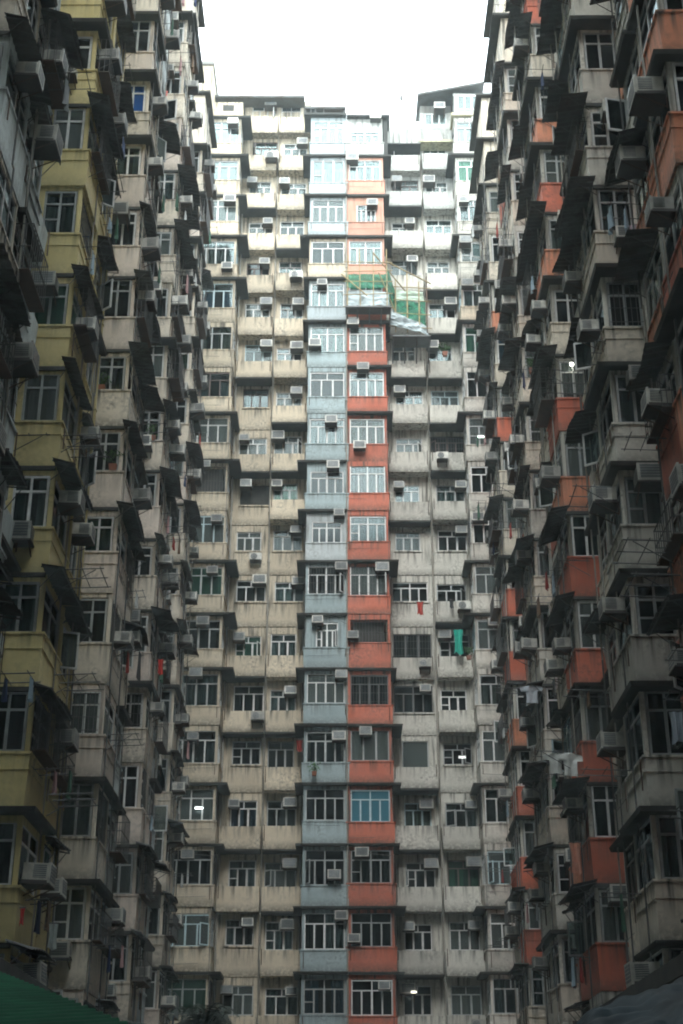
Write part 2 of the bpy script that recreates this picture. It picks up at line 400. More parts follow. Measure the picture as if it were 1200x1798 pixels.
# ------------------------------------------------------------------ facade stacks
def bay(block, wall, x0, w, p, zbase, ks, paintf, name, near=None, sides=(), win_kw=None, ac_p=.7, top_word=None, sheetp=.0, kmax=None,
        side_over=(.35, .35), front_ac=True, acsides=None, lip=.15, rise=None, custom={}, parh=.9, bigsheet=False, postm=None):
    """projecting bay from local x0, width w, projection p. wall: MB collecting the shared wall mesh"""
    nk = len(ks)
    for k in ks:
        zb = zbase + H * k; pm = paintf(k); c = custom.get(k, {})
        ph = c.get('ph', parh + rnd.uniform(-.08, .08)); e = rnd.uniform(0, .07)
        # parapet
        mould = pm is w_yellow or rnd.random() < .35
        m = MB(); fl = rnd.uniform(0, .05)
        m.taper(x0 - e, x0 + w + e, -p - e, -.02, zb, zb + ph, pm, fl * .5, fl)
        m.box(x0 - e - .035, x0 + w + e + .035, -p - e - .035, -p + .12, zb + ph, zb + ph + .05, pm)
        for sx in ((x0 - e - .035, x0 + .12), (x0 + w - .12, x0 + w + e + .035)):
            m.box(sx[0], sx[1], -p + .12, -.02, zb + ph, zb + ph + .05, pm)
        if near is not None and mould: m.box(x0 - e - .02, x0 + w + e + .02, -p - e - .02, -.03, zb + ph * .72, zb + ph * .72 + .03, pm)
        for sx in (x0 + .1, x0 + w - .1):                     # pole sockets and overflow stains of rust
            if rnd.random() < .45:
                z1 = zb + ph - rnd.uniform(0, .1); m.bar((sx, -p - e - .06, z1 - rnd.uniform(.35, .7)), (sx, -p - e - .06, z1), .016, rust, 4)
        if rnd.random() < .5:
            zr = zb + rnd.uniform(.15, ph - .1); m.bar((x0 + .05, -p - e - .05, zr), (x0 + w * rnd.uniform(.3, .95), -p - e - .05, zr + rnd.uniform(-.05, .05)), .008, metal, 4)
        m.obj('parapet', block)
        z1, z2 = zb + ph + .05, zb + H - c.get('lin', .26 if near is None else rnd.choice([.10, .12, .2, .26]))
        # lintel band and posts, dark core behind the windows
        wall.box(x0 + .015, x0 + w - .015, -p + .015, 0, z2, zb + H - .004, postm or pm)
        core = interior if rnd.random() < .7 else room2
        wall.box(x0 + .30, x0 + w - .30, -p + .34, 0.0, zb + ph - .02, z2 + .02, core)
        pw = .10; po = postm or pm
        for sx in (x0 + .02, x0 + w - pw - .02): wall.box(sx, sx + pw, -p + .02, -p + .02 + pw, zb + ph - .01, z2 + .01, po)
        for sx in (x0 + .025, x0 + w - .10): wall.box(sx, sx + .075, -.35, 0, zb + ph - .01, z2 + .01, po)
        hz = z2 - z1
        kind = c.get('kind') or ('open' if near is not None and rnd.random() < .06 else 'win')
        kw = dict(win_kw(k) if win_kw else {}); kw.update(c.get('kw', {}))
        fw = w - .2 - .04
        if kind == 'win': window(block, x0 + .12, -p + .05, z1, round(fw, 1), round(hz, 1), 0, **kw)
        elif kind == 'wallwin':                                  # small window in a solid front
            ww, wh = c.get('ww', .9), c.get('wh', 1.1); wx = x0 + w * c.get('wc', .5) - ww / 2
            wall.box(x0 + .03, wx, -p + .03, -p + .15, z1 - .03, z2 + .01, pm); wall.box(wx + ww, x0 + w - .03, -p + .03, -p + .15, z1 - .03, z2 + .01, pm)
            wall.box(wx, wx + ww, -p + .033, -p + .15, z1 + wh, z2 + .01, pm)
            window(block, wx, -p + .06, z1, ww, wh, 0, **kw)
        elif kind == 'open':
            o = MB()
            for i in range(int(fw / .14) + 1): o.bar((x0 + .12 + i * .14, -p + .06, z1), (x0 + .12 + i * .14, -p + .06, z2), .010, metal, 4)
            for zz in (z1 + .03, z1 + hz * .45, z2 - .05): o.bar((x0 + .1, -p + .06, zz), (x0 + w - .1, -p + .06, zz), .014, metal, 4)
            o.obj('window_grille', block)
        if near is not None and kind == 'win' and rnd.random() < .24:
            o = MB(); d = rnd.uniform(.25, .45); za, zc = z1 + rnd.uniform(0, .1), z1 + hz * rnd.choice([.6, .95]); ya, yb_ = -p - d, -p + .04
            nb = int(fw / .16)
            for i in range(nb + 1): o.bar((x0 + .1 + fw * i / nb, ya, za), (x0 + .1 + fw * i / nb, ya, zc), .009, metal, 4)
            for zz in (za, (za + zc) / 2, zc):
                o.bar((x0 + .1, ya, zz), (x0 + .1 + fw, ya, zz), .014, metal, 4)
                for xx in (x0 + .1, x0 + .1 + fw): o.bar((xx, ya, zz), (xx, yb_, zz), .014, metal, 4)
            for xx in (x0 + .1, x0 + .1 + fw):
                for i in (1, 2): o.bar((xx, ya + (yb_ - ya) * i / 3, za), (xx, ya + (yb_ - ya) * i / 3, zc), .009, metal, 4)
            o.box(x0 + .08, x0 + .12 + fw, ya - .01, yb_, za - .03, za - .01, rust)
            o.obj('window_cage', block)
        # side glazing
        sw = p - .12 - .36
        for s in sides:
            if sw < .4: continue
            if s == 0: window(block, x0 + .03, -.36, z1, round(sw, 1), round(hz, 1), -math.pi / 2, n=2 if sw > .55 else 1, fm=kw.get('fm'), gm=kw.get('gm'), curt=kw.get('curt', 'r'), opened=False)
            else: window(block, x0 + w - .03, -.36 - round(sw, 1), z1, round(sw, 1), round(hz, 1), math.pi / 2, n=2 if sw > .55 else 1, fm=kw.get('fm'), gm=kw.get('gm'), curt=kw.get('curt', 'r'), opened=False)
        # canopy under the parapet above
        zt = zb + H - .27
        can = c.get('can', 'sheet' if rnd.random() < sheetp else ('slab' if rnd.random() < (.8 if near is not None or 'column' in name else .55) else None))
        qa, qb = side_over
        if can == 'slab':
            cm = canopy_mesh('slab', x0, x0 + w, lip + rnd.uniform(0, .15), p, qa * rnd.uniform(.6, 1.2), qb * rnd.uniform(.6, 1.2), 0)
            put('canopy', cm.mesh('canopy'), block, (0, 0, zb + H - .005))
        elif can == 'sheet':
            q = rnd.uniform(.28, .7) if bigsheet else rnd.uniform(.35, .6)
            cm = canopy_mesh('sheet', x0, x0 + w, q, p, qa * rnd.uniform(.9, 1.6), qb * rnd.uniform(.9, 1.6), q * rnd.uniform(.08, .34))
            put('canopy', cm.mesh('canopy'), block, (0, 0, zb + H - .002))
        word = top_word(k)
        if near is not None and rnd.random() < .24: laundry(block, x0 + w * rnd.uniform(.1, .4), -p - .05, z1 - rnd.uniform(.0, .3), rnd.choice([.5, .8, 1.1]), word, name)
        if near is None and rnd.random() < .3:
            mb = MB(); xx = x0 + w * rnd.choice([.15, .85]); zz = z2 - .1; xe = x0 + (0.03 if rnd.random() < .5 else w - .03)
            mb.bar((xx, -p - .06, zz), (xe, -p - .06, zz - .15), .012, metal, 4); mb.bar((xe, -p - .06, zz - .15), (xe, -p - .06, zb - rnd.uniform(0, 1.2)), .012, metal, 4); mb.obj('cable', block)
        # air conditioners
        if c.get('ac', rnd.random() < ac_p):
            if front_ac:
                ax = c.get('acx', rnd.choice([.2, .75, .8, .5])) * w + x0; az = z1 + hz * c.get('acz', rnd.choice([.72, .72, .68, -.3]))
                ac(block, (ax, -p - .12, az), 0, f'air conditioner on the {word} floor, {name}', bracket=rnd.random() < .5)
            else:
                ax = x0 + (w * .3 if near == 0 else w * .7)
                ac(block, (ax, -p - .28, z1 + hz * rnd.choice([.55, .1, .6])), 0, f'air conditioner jutting sideways on the {word} floor, {name}')
        if acsides and rnd.random() < acsides:
            s = near; yy = -p * .5
            ac(block, ((x0 - .2) if s == 0 else (x0 + w + .2), yy, z1 + hz * rnd.choice([.7, .72, -.35])), -math.pi / 2 if s == 0 else math.pi / 2,
               f'air conditioner facing outward on the {word} floor, {name}')

LC = [('white', (.55, .57, .56)), ('grey', (.25, .26, .27)), ('black', (.03, .03, .03)), ('navy', (.04, .06, .14)), ('red', (.40, .05, .04)), ('blue', (.32, .42, .50)), ('brown', (.16, .10, .06)), ('pink', (.50, .30, .30)), ('green', (.05, .14, .09))]
def laundry(block, x, y, z, L, word, name):
    loc, ang = world_of(block, (x, y, z)); m = MB()
    for i in (0, 1): m.bar((i * .5, 0, 0), (i * .5, -L, .03), .012, metal, 4)
    m.bar((-.1, -L * .9, .04), (.7, -L * .9, .04), .010, metal, 4); m.bar((-.1, -L * .5, .03), (.7, -L * .5, .03), .010, metal, 4)
    o = m.obj('drying_rack', None, tuple(loc), ang); tag(o, f'laundry rack on the {word} floor, {name}', 'drying rack', 'laundry racks')
    for i in range(rnd.choice([0, 1, 1, 2])):
        cn, cc = rnd.choice(LC); ww, hh = rnd.uniform(.22, .42), rnd.uniform(.35, .75); m = MB(); ph = rnd.uniform(0, 6); yy = -L * (.9 if i else .5)
        cmt = plain('cloth_' + cn.replace(' ', '_'), cc, .9, noise=.2, scale=8)
        def fn(u, v, o_=0.): return ((u - .5) * ww * (1 - .2 * math.sin(v * 3)) + .3, .03 * math.sin(u * 10 + ph) * (.4 + v) + o_ + yy, .03 - hh * v * (1 + .05 * math.sin(u * 8 + ph)))
        m.grid(fn, 10, 6, cmt); m.grid(lambda u, v: fn(1 - u, v, .012), 10, 6, cmt)
        o = m.obj('hanging_cloth', None, tuple(loc), ang); smooth(o); tag(o, f'{cn}{" outer" if i else ""} garment on a rack, {word} floor, {name}', 'laundry', 'laundry hung outside windows')

def flat(block, wall, x0, w, zbase, ks, paintf, name, top_word, projf, ac_p=.8, wx=None, ww=1.4, custom={}):
    """recessed stack: wall plane y=0, boxed parapets of varying projection under each window"""
    for k in ks:
        zb = zbase + H * k; pm = paintf(k); c = custom.get(k, {}); q = c.get('q', projf(k))
        w_ = c.get('ww', ww); h_ = c.get('wh', 1.3); xs = x0 + (w - w_) / 2 if wx is None else x0 + wx
        w_ = w_ if 'ww' in c else round(w_ - rnd.choice([0, .1, .2]), 1); h_ = h_ if 'wh' in c else (rnd.choice([1.0, 1.1]) if q < .05 else rnd.choice([1.1, 1.2, 1.3])); xs += c.get('dx', rnd.uniform(-.02, .2)); sill = zb + (1.10 if q > .05 or 'wh' in c else 1.3)
        wall.box(x0, xs, 0, .3, zb, zb + H, pm); wall.box(xs + w_, x0 + w, 0, .3, zb, zb + H, pm)
        wall.box(xs, xs + w_, .002, .3, zb, sill, pm); wall.box(xs, xs + w_, .002, .3, sill + h_, zb + H, pm)
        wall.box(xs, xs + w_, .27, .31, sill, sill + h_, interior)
        if q > .05:
            m = MB(); a = .04 if c.get('wide', 1) else .25
            m.taper(x0 + a, x0 + w - a, -q, -.001, zb, sill - rnd.uniform(.04, .14), pm, rnd.uniform(0, .05), rnd.uniform(0, .12))
            for sx in (x0 + .12, x0 + w - .12):
                if rnd.random() < .6: m.bar((sx, -q - .05, sill - rnd.uniform(.5, .8)), (sx, -q - .05, sill - .02), .018, rust, 4)
            m.obj('parapet', block)
            if c.get('lip', rnd.random() < .35):
                cm = MB(); cm.taper(x0 + .02, x0 + w - .02, -q - rnd.uniform(.04, .2), -.002, -.09, -.003, darkcon, .02, .02); put('canopy', cm.mesh('canopy'), block, (0, 0, zb))
        else:
            m = MB(); m.box(x0 + .01, x0 + w - .01, -.035, -.001, zb + .02, zb + .07, pm); m.obj('string_course', block); m = MB(); m.box(xs - .05, xs + w_ + .05, -.06, -.001, sill - .07, sill - .005, pm); m.obj('sill_band', block)
        if c.get('kind', 'win') == 'win':
            window(block, xs, .06, sill, w_, h_, 0, **c.get('kw', {}))
        if c.get('ac', rnd.random() < ac_p):
            ax = xs + w_ * c.get('acx', rnd.choice([.15, .8, .85, .8])); sp = rnd.random() < .1
            az = sill + (h_ * .70 if not sp else -.62)
            yy = -.2 if not sp else -q - .2
            ac(block, (ax, yy, az), 0, f'{"fan" if sp else "boxy"} air conditioner on the {top_word(k)} floor, {name}', split=sp, bracket=sp or rnd.random() < .3)

def drain(block, x, z0, z1, y=-.07, r=.05, m=None, wob=True):
    mb = MB(); mb.bar((x, y, z0), (x, y, z1), r, m or pipe_m, 8)
    z = z0 + 1
    while z < z1: mb.box(x - r - .02, x + r + .02, y - r - .01, y + r + .02, z, z + .05, m or pipe_m); z += 2.63
    return mb.obj('drainpipe', block)

# ================================================================== REAR FACADE
YW = 63.0; PB = 1.75
def fromroof(top): return lambda k: ORD[top - k + 1]
KB = list(range(-3, 17))
# --- cream block on the left of the rear facade
b = empty('apartment_block', (-7.75, YW, 0)); tag(b, 'cream block forming the rear facade to the left of the pale blue column', 'apartment block', 'blocks round the courtyard')
wall = MB(); ox = 7.75
cr = lambda k: cream if k < 14 or rnd.random() < .3 else bluewhite if False else cream
bay(b, wall, ox - 7.65, 2.2, PB, ZB, KB, cr, 'far-left stack of the cream rear block', sides=(1,), top_word=fromroof(17), ac_p=.45,
    side_over=(.1, .5), custom={8: dict(kind='open', ac=True, acx=.5, acz=.85), 2: dict(kw=dict(curt=None)), 10: dict(kw=dict(fm=f_brown)), 5: dict(ac=True, acx=.6, acz=.75), 4: dict(ac=True, acx=.5, acz=.85)})
pf1 = lambda k: 0.0 if k in (10, 8, 7, 6, 3, 0) else .62
pf2 = lambda k: 0.0 if k in (7, 6) else (.8 if k in (13, 11, 10, 8) else .6)
K1 = list(range(-3, 18))
flat(b, wall, ox - 5.42, 1.92, ZB, K1, cr, 'second stack of the cream rear block', fromroof(17), pf1, wx=.30, ww=1.4,
     custom={10: dict(kw=dict(fm=f_brown, curt=CURT[3], gm=g_clear), ac=False), 8: dict(kind='open', ww=1.5, wh=1.2, ac=True, acx=.2), 9: dict(ac=True, acx=.2), 17: dict(kw=dict(gm=g_frost))})
flat(b, wall, ox - 3.5, 1.82, ZB, K1, cr, 'third stack of the cream rear block', fromroof(17), pf2, wx=.12, ww=1.4, custom={3: dict(ac=False), 17: dict(ww=1.1, ac=False)})
wall.box(0, ox - 5.46, .0, .3, -2.4, 52.5, cream)
wall.box(0, ox - 1.68, .31, 6, -2.4, 53.0, cream)
wall.obj('wall', b)
r = MB(); r.hexa([(ox - 7.1, -.95, 54.45), (ox - 2.05, -.95, 54.42), (ox - 2.05, 4, 54.9), (ox - 7.1, 4, 54.7), (ox - 7.1, -.95, 54.6), (ox - 2.05, -.95, 54.57), (ox - 2.05, 4, 55.05), (ox - 7.1, 4, 54.85)], sheet)
r.obj('roof', b)
r = MB(); r.box(ox - 5.42, ox - 2.1, .05, 3.5, 53.35, 54.3, cream); r.box(ox - 7.6, ox - 5.42, -1.6, 3.5, 52.5, 53.5, cream)
r.box(ox - 6.5, ox - 5.9, -1.62, -1.58, 52.9, 53.3, interior); r.obj('rooftop_hut', b)
drain(b, ox - 3.5, 2, 52, -.09); drain(b, ox - 5.36, 2, 47, -.30); drain(b, ox - 1.78, 2, 30, -.1)

# --- pale blue column
b = empty('apartment_block', (-1.68, YW, 0)); tag(b, 'narrow pale blue column of enclosed balconies in the middle of the rear facade', 'apartment block', 'blocks round the courtyard')
wall = MB()
def blp(k): return bluewhite if k in (16, 15, 14, 12) else cream if k == 13 else w_b2 if k == 7 else blue
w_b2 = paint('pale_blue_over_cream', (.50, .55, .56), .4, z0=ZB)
bay(b, wall, 0, 1.96, PB, ZB, KB, blp, 'pale blue column', sides=(0,), top_word=fromroof(16), ac_p=.5, side_over=(.42, .0), win_kw=lambda k: dict(n=4, fm=f_white if k > 3 or rnd.random() < .6 else f_grey),
    custom={16: dict(ac=False, kw=dict(curt=CURT[3])), 15: dict(kw=dict(fm=f_grey, curt=CURT[4], n=3, tr=False, gm=g_clear), ph=.8), 14: dict(ac=False, kw=dict(gm=g_frost)), 13: dict(ac=False, kw=dict(n=3)), 12: dict(ac=True, acx=.35, acz=.8),
            11: dict(ac=True, acx=.18, acz=.1), 10: dict(ac=False, kw=dict(n=3, curt=None)), 9: dict(ac=True, acx=.6, acz=.7), 8: dict(ac=True, acx=.65, acz=.8, kind='wallwin', ww=1.6, wh=1.2),
            7: dict(ac=True, acx=.8, acz=.9, kind='wallwin', ww=1.4, wh=1.1), 6: dict(ac=True, acx=.85, acz=.8), 5: dict(kind='wallwin', ww=1.0, wh=1.25, wc=.52, ac=True, acx=.3, acz=.8),
            4: dict(ac=True, acx=.85, acz=.8, can='slab'), 3: dict(ac=True, acx=.8, acz=.65), 2: dict(ac=False, kw=dict(curt=None, gm=g_dark)), 1: dict(ac=True, acx=.7, acz=.15, kw=dict(fm=f_grey, gm=g_dark)), 0: dict(ac=True, acx=.85, acz=.8)})
wall.box(-.0, 1.96, 0, 6, -2.4, 52.3, cream); wall.obj('wall', b)
r = MB(); r.box(-.35, 1.95, -2.0, 4, 52.32, 52.45, darkcon); r.obj('roof', b)
r = MB(); r.box(-.35, 1.92, -1.3, 3, 53.35, 53.5, sheet); r.box(.75, 1.9, -.9, -.75, 52.46, 53.35, salmon); r.box(-.3, .7, .5, .6, 52.46, 53.35, concrete)
for x in (-.3, .0, .25, .7, 1.85): r.bar((x, -1.2, 52.45), (x, -1.2, 53.4), .03, metal, 5)
r.box(.42, .62, -1.0, -.9, 52.46, 53.2, f_white)
r.obj('rooftop_hut', b)
drain(b, 1.93, 2, 50, -PB - .06, .035)

# --- orange column
b = empty('apartment_block', (.28, YW, 0)); tag(b, 'narrow orange red column of enclosed balconies in the middle of the rear facade', 'apartment block', 'blocks round the courtyard')
wall = MB()
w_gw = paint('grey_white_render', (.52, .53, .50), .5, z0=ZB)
def orp(k): return w_gw if k >= 16 else salmon if k in (15, 14, 13) else orange
bay(b, wall, 0, 1.96, PB, ZB, KB, orp, 'orange column', sides=(1,), top_word=fromroof(16), ac_p=.4, side_over=(.0, .42), win_kw=lambda k: dict(n=4, fm=f_white if k > 2 or rnd.random() < .4 else f_grey, opened=False),
    custom={16: dict(ac=True, acx=.8, acz=.95, kind='wallwin', ww=1.6, wh=.8), 15: dict(ac=True, acx=.15, acz=.8, kw=dict(curt=CURT[0], gm=g_clear)), 14: dict(kind='wallwin', ww=1.0, wh=1.1, wc=.52, ac=True, acx=.68, acz=.6),
            13: dict(ac=False, kw=dict(curt=CURT[2])), 12: dict(ac=False), 11: dict(ac=True, acx=.15, acz=.95, kw=dict(curt=CURT[0])), 10: dict(ac=True, acx=.4, acz=.95, kw=dict(curt=CURT[1])), 9: dict(ac=True, acx=.3, acz=-.28, kw=dict(gm=g_frost, curt=CURT[2])),
            8: dict(ac=False, kw=dict(curt=CURT[4], gm=g_clear)), 7: dict(ac=False, kw=dict(curt=CURT[0])), 6: dict(ac=True, acx=.82, acz=.75, kw=dict(curt=CURT[0], opened=True)), 5: dict(kind='open', ac=True, acx=.12, acz=.1, ph=1.2),
            4: dict(ac=False, kw=dict(fm=metal, gm=g_dark, grille=True, tr=True)), 3: dict(ac=True, acx=.4, acz=.8, kw=dict(fm=f_grey, gm=g_frost, n=3, tr=False, curt=CURT[3])), 2: dict(ac=False, kw=dict(fm=f_cyan, gm=g_cyan)),
            1: dict(ac=True, acx=.3, acz=.75, kw=dict(fm=f_grey, gm=g_dark)), 0: dict(ac=True, acx=.12, acz=.1, kw=dict(fm=f_grey, gm=g_dark))})
wall.box(0, 1.96, 0, 6, -2.4, 52.3, w_gw); wall.obj('wall', b)
r = MB(); r.box(-.0, 2.2, -1.85, 4, 52.32, 52.43, darkcon); r.box(2.0, 2.22, -1.7, 0, 49.6, 52.3, darkcon); r.obj('roof', b)
drain(b, 2.02, 2, 47, -.12, .05)

# --- white block on the right
b = empty('apartment_block', (2.24, YW, 0)); tag(b, 'grey white block forming the rear facade to the right of the orange column', 'apartment block', 'blocks round the courtyard')
wall = MB()
wh = lambda k: white if k < 15 else w_gw
f5 = lambda k: 0.0 if k in (7, 6) else rnd.choice([.55, .7, .85]); f6 = lambda k: 0.0 if k in (7, 3) else rnd.choice([.6, .75])
flat(b, wall, .02, 2.08, ZB, list(range(-3, 17)), wh, 'first stack of the white rear block', fromroof(17), f5, wx=.35, ww=1.4,
     custom={5: dict(ww=1.8, dx=-.2, wh=1.2, q=.3, kw=dict(fm=metal, gm=g_dark, n=3, tr=False)), 4: dict(ww=1.8, dx=-.2, wh=1.3, q=.0, kw=dict(fm=metal, gm=g_dark)), 3: dict(kw=dict(fm=f_grey, gm=g_frost, n=1, tr=False, curt=None), ac=False),
             6: dict(kw=dict(gm=g_dark, curt=None), ac=False, ww=1.7, dx=-.2), 9: dict(kw=dict(gm=g_frost), ac=False), 7: dict(ac=False)})
flat(b, wall, 2.12, 1.78, ZB, list(range(-3, 17)), wh, 'second stack of the white rear block', fromroof(17), f6, wx=.12, ww=1.4,
     custom={9: dict(ww=1.7, dx=-.05, kw=dict(fm=f_brown, gm=g_dark, curt=None), ac=True, acx=.3), 3: dict(kw=dict(fm=f_grey, gm=g_dark, curt=None))})
bay(b, wall, 3.86, 1.7, PB, ZB, KB, lambda k: white if k not in (12,) else cream, 'far-right stack of the white rear block', sides=(0,), top_word=fromroof(17), ac_p=.55, side_over=(.45, .1))
wall.box(0.0, 5.5, .31, 6, -2.4, 53.0, white); wall.obj('wall', b)
r = MB(); r.box(.05, 2.1, -.75, -.55, 51.3, 52.9, w_gw); r.box(.0, 2.1, -.9, .6, 51.2, 51.28, darkcon); r.obj('roof_parapet', b)
r = MB(); r.hexa([(2.0, -1.0, 54.55), (5.6, -2.3, 54.25), (5.6, 4, 54.8), (2.0, 4, 54.8), (2.0, -1.0, 54.68), (5.6, -2.3, 54.38), (5.6, 4, 54.95), (2.0, 4, 54.95)], sheet)
r.obj('roof', b)
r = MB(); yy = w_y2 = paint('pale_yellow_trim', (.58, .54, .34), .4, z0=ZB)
r.box(2.1, 3.85, -.7, 3, 51.6, 52.75, w_gw); r.box(2.02, 3.9, -.8, -.0, 51.45, 51.6, yy); r.box(3.75, 5.5, -1.9, 3, 52.35, 52.55, yy)
r.box(3.95, 5.5, -1.75, 3, 52.55, 53.95, w_gw); r.box(2.15, 3.9, -.5, 3, 53.7, 54.2, concrete); r.box(3.9, 5.5, -1.6, 3, 53.95, 54.15, concrete)
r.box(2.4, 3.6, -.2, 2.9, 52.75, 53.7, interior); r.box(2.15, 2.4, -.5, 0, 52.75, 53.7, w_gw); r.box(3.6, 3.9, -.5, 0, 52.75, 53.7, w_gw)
r.obj('rooftop_hut', b)
window(b, 2.4, -.5, 52.75, 1.2, .95, n=3, tr=False, fm=f_white, gm=g_frost, curt=CURT[0], opened=False, grille=False)
window(b, 4.1, -1.8, 52.8, 1.2, 1.0, n=3, tr=False, fm=f_white, gm=g_frost, curt=None, opened=False, grille=False)
ac(b, (3.2, -.8, 53.6), 0, 'window air conditioner high on the rooftop hut above the white rear block')
drain(b, 2.13, 2, 51, -.1); drain(b, 3.86, 2, 30, -.3)

# --- stair head house behind the far left corner
hb = MB(); hb.box(-9.6, -7.05, 60.5, 67, 47, 55.3, cream); hb.box(-9.7, -6.98, 60.4, 67.1, 55.3, 55.5, concrete)
o = hb.obj('rooftop_house', None); tag(o, 'pale rooftop house rising over the far left corner of the courtyard', 'rooftop house')

# ================================================================== WINGS
def upword(k, k0=0): return ORD[min(22, k - k0 + 1)]
def wing(side, Yn, Xc, paintn, paintf2, label, short, proj=1.3, lens=(1.95, 1.75), rec=3.9, near_kw=None, customN={}, roof=46.8, kN=None, p2=None, nolow=False, acn=.38):
    """one wing block: near bay, far bay, then a recessed wall; camera side is +x end for the right wing"""
    Xw = Xc + proj * (-1 if side == 'L' else 1)
    total = lens[0] + lens[1] + rec
    if side == 'L': b = empty('apartment_block', (Xw, Yn, 0), R(90))
    else: b = empty('apartment_block', (Xw, Yn + total, 0), R(-90))
    tag(b, label, 'apartment block', 'blocks round the courtyard')
    wall = MB(); zv = min(roof - 2.7, Yn * 1.12 + 5)
    kb = [k for k in range(-2, 20) if ZW + H * k + H < zv]
    if nolow: kb = [k for k in kb if k >= -1]
    topz = ZW + H * (kb[-1] + 1); near = 0 if side == 'L' else 1
    upw = lambda k: upword(k, -2)
    if side == 'L': xn, xf, xr = 0, lens[0] + .03, lens[0] + lens[1]
    else: xr, xf, xn = 0, rec, rec + lens[1] + .03
    so = (.38, .02) if side == 'L' else (.02, .38)
    bay(b, wall, xn, lens[0], proj, ZW, kb, paintn, f'{short}', near=near, sides=(near,), top_word=upw, sheetp=.50, side_over=so, front_ac=False, ac_p=.5, acsides=acn, lip=.18, win_kw=near_kw, custom=customN, parh=1.12, bigsheet=True, postm=w_grey if side == 'R' else None)
    if p2 is None: p2 = proj + rnd.uniform(-.12, -.04)
    bay(b, wall, xf, lens[1] - .03, p2, ZW, kb, paintf2, f'{short} (far bay)'.replace(' (far bay)', ', far bay'), near=near, sides=(), top_word=upw, sheetp=.50, side_over=(.02, .02) , front_ac=False, ac_p=.46, lip=.18, parh=1.12, bigsheet=True, postm=w_grey if side == 'R' else None)
    x_ = (lens[0] + lens[1]) if side == 'L' else 0
    krec = kb
    flat(b, wall, x_ + .01, rec - .02, ZW, krec, lambda k: paintn(2), f'recess behind the {short}', upw, lambda k: .45 if k % 3 else 0, ac_p=0, wx=rec / 2 - .9, ww=1.8)
    # solid mass, plain top storeys with their slab edges
    wall.box(0, total, .31, 6, -2.4, roof, w_cream)
    wall.box(0, total, 0, .31, -2.4, ZW + H * kb[0] - .001, w_grey)
    a, c_ = (0, lens[0] + lens[1]) if side == 'L' else (rec, total)
    wall.box(a, c_, .0, .31, ZW + H * kb[0], topz, paintn(3))
    wall.box(x_ , x_ + rec, 0, .31, topz, roof, w_cream)
    if topz < roof - .3:
        wall.box(a + .02, c_ - .02, -proj + .02, .31, topz, roof, w_cream)
        z = topz
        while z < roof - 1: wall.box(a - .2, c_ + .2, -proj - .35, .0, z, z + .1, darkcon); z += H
    wall.box(a - .2, c_ + .2, -proj - .25, 6, roof, roof + .12, darkcon)
    wall.obj('wall', b)
    for q in range(3):
        xa = rnd.uniform(a + .1, c_ - .1); yp = -proj - .09; zz = ZW + H * kb[0]; mb = MB()
        while zz < topz:
            zn = zz + rnd.uniform(1.5, 4.5); xb = xa + rnd.choice([0, 0, .12, -.12]); mb.bar((xa, yp, zz), (xa, yp, zn), .022, rnd.choice([pipe_m, metal]), 5); mb.bar((xa, yp, zn), (xb, yp, zn), .022, pipe_m, 5); xa = xb; zz = zn
        mb.obj('pipe', b)
    xd = (.0 if side == 'L' else total)
    drain(b, xd + (.02 if side == 'L' else -.02), 3, topz, -.15, .05, pipe_m)
    if paintn(0) is w_yellow:
        for xx in (lens[0] + lens[1] - .06, lens[0] - .02): drain(b, xx, 4, topz, -proj - .02, .055, ypipe_m)
    return b

yl = lambda k: w_yellow
cr2 = lambda k: rnd.choice([w_cream, w_cream, w_pink])
bw2 = lambda k: rnd.choice([w_blue, w_cream, w_blue])
gr2 = lambda k: rnd.choice([w_grey, w_cream, w_grey])
og = lambda k: rnd.choice([w_orange, w_grey, w_faded])
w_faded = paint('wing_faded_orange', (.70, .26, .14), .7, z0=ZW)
ogm = lambda k: rnd.choice([w_orange, w_faded, w_grey, w_cream])
gmx = lambda k: rnd.choice([w_cream, w_grey, w_orange, w_cream])
gk = lambda k: dict(n=2, fm=rnd.choice([f_grey, f_grey, f_white]), gm=rnd.choice([g_dark, g_clear, g_frost]))
wing('L', 20.9, -6.35, bw2, bw2, 'blue white block of the left wing, mostly cut off by the picture edge', 'blue white block on the left', near_kw=gk, rec=4.2, roof=46.8)
wing('L', 29.0, -6.5, yl, yl, 'ochre yellow block in the left wing with grey metal canopies', 'yellow block', near_kw=gk, rec=4.0, roof=46.8,
     customN={4: dict(kind='win', kw=dict(gm=g_green, curt=CURT[2])), 5: dict(kind='open')})
wing('L', 36.8, -6.35, lambda k: rnd.choice([w_pink, w_cream]), bw2, 'pinkish cream block in the left wing just beyond the yellow one', 'pinkish cream block', near_kw=gk, rec=4.2, roof=46.8,
     customN={9: dict(kw=dict(gm=g_blue, curt=None, fm=f_white)), 2: dict(kind='open', can=None)})
wing('L', 44.9, -6.38, cr2, bw2, 'cream block in the left wing, next but one beyond the yellow block', 'third cream block on the left', near_kw=gk, rec=4.4, roof=46.8)
wing('L', 53.2, -6.5, cr2, bw2, 'cream block of the left wing touching the rear facade', 'last cream block on the left', near_kw=gk, rec=3.9, roof=46.8)
wing('R', 21.6, 6.35, og, og, 'orange block of the right wing cut off by the picture edge', 'orange block at the picture edge', near_kw=gk, rec=3.7, roof=46.2)
wing('R', 29.0, 6.3, lambda k: rnd.choice([w_grey, w_cream]), gr2, 'grey cream block in the right wing with the broadest dark canopies', 'grey cream block', near_kw=gk, rec=4.2, roof=46.2)
wing('R', 37.1, 6.45, lambda k: (w_faded if k in (4, 7, 9) else w_orange) if k not in (6, 10, 12) else w_cream, ogm, 'large orange block in the middle of the right wing', 'large orange block', near_kw=gk, rec=4.1, roof=46.2)
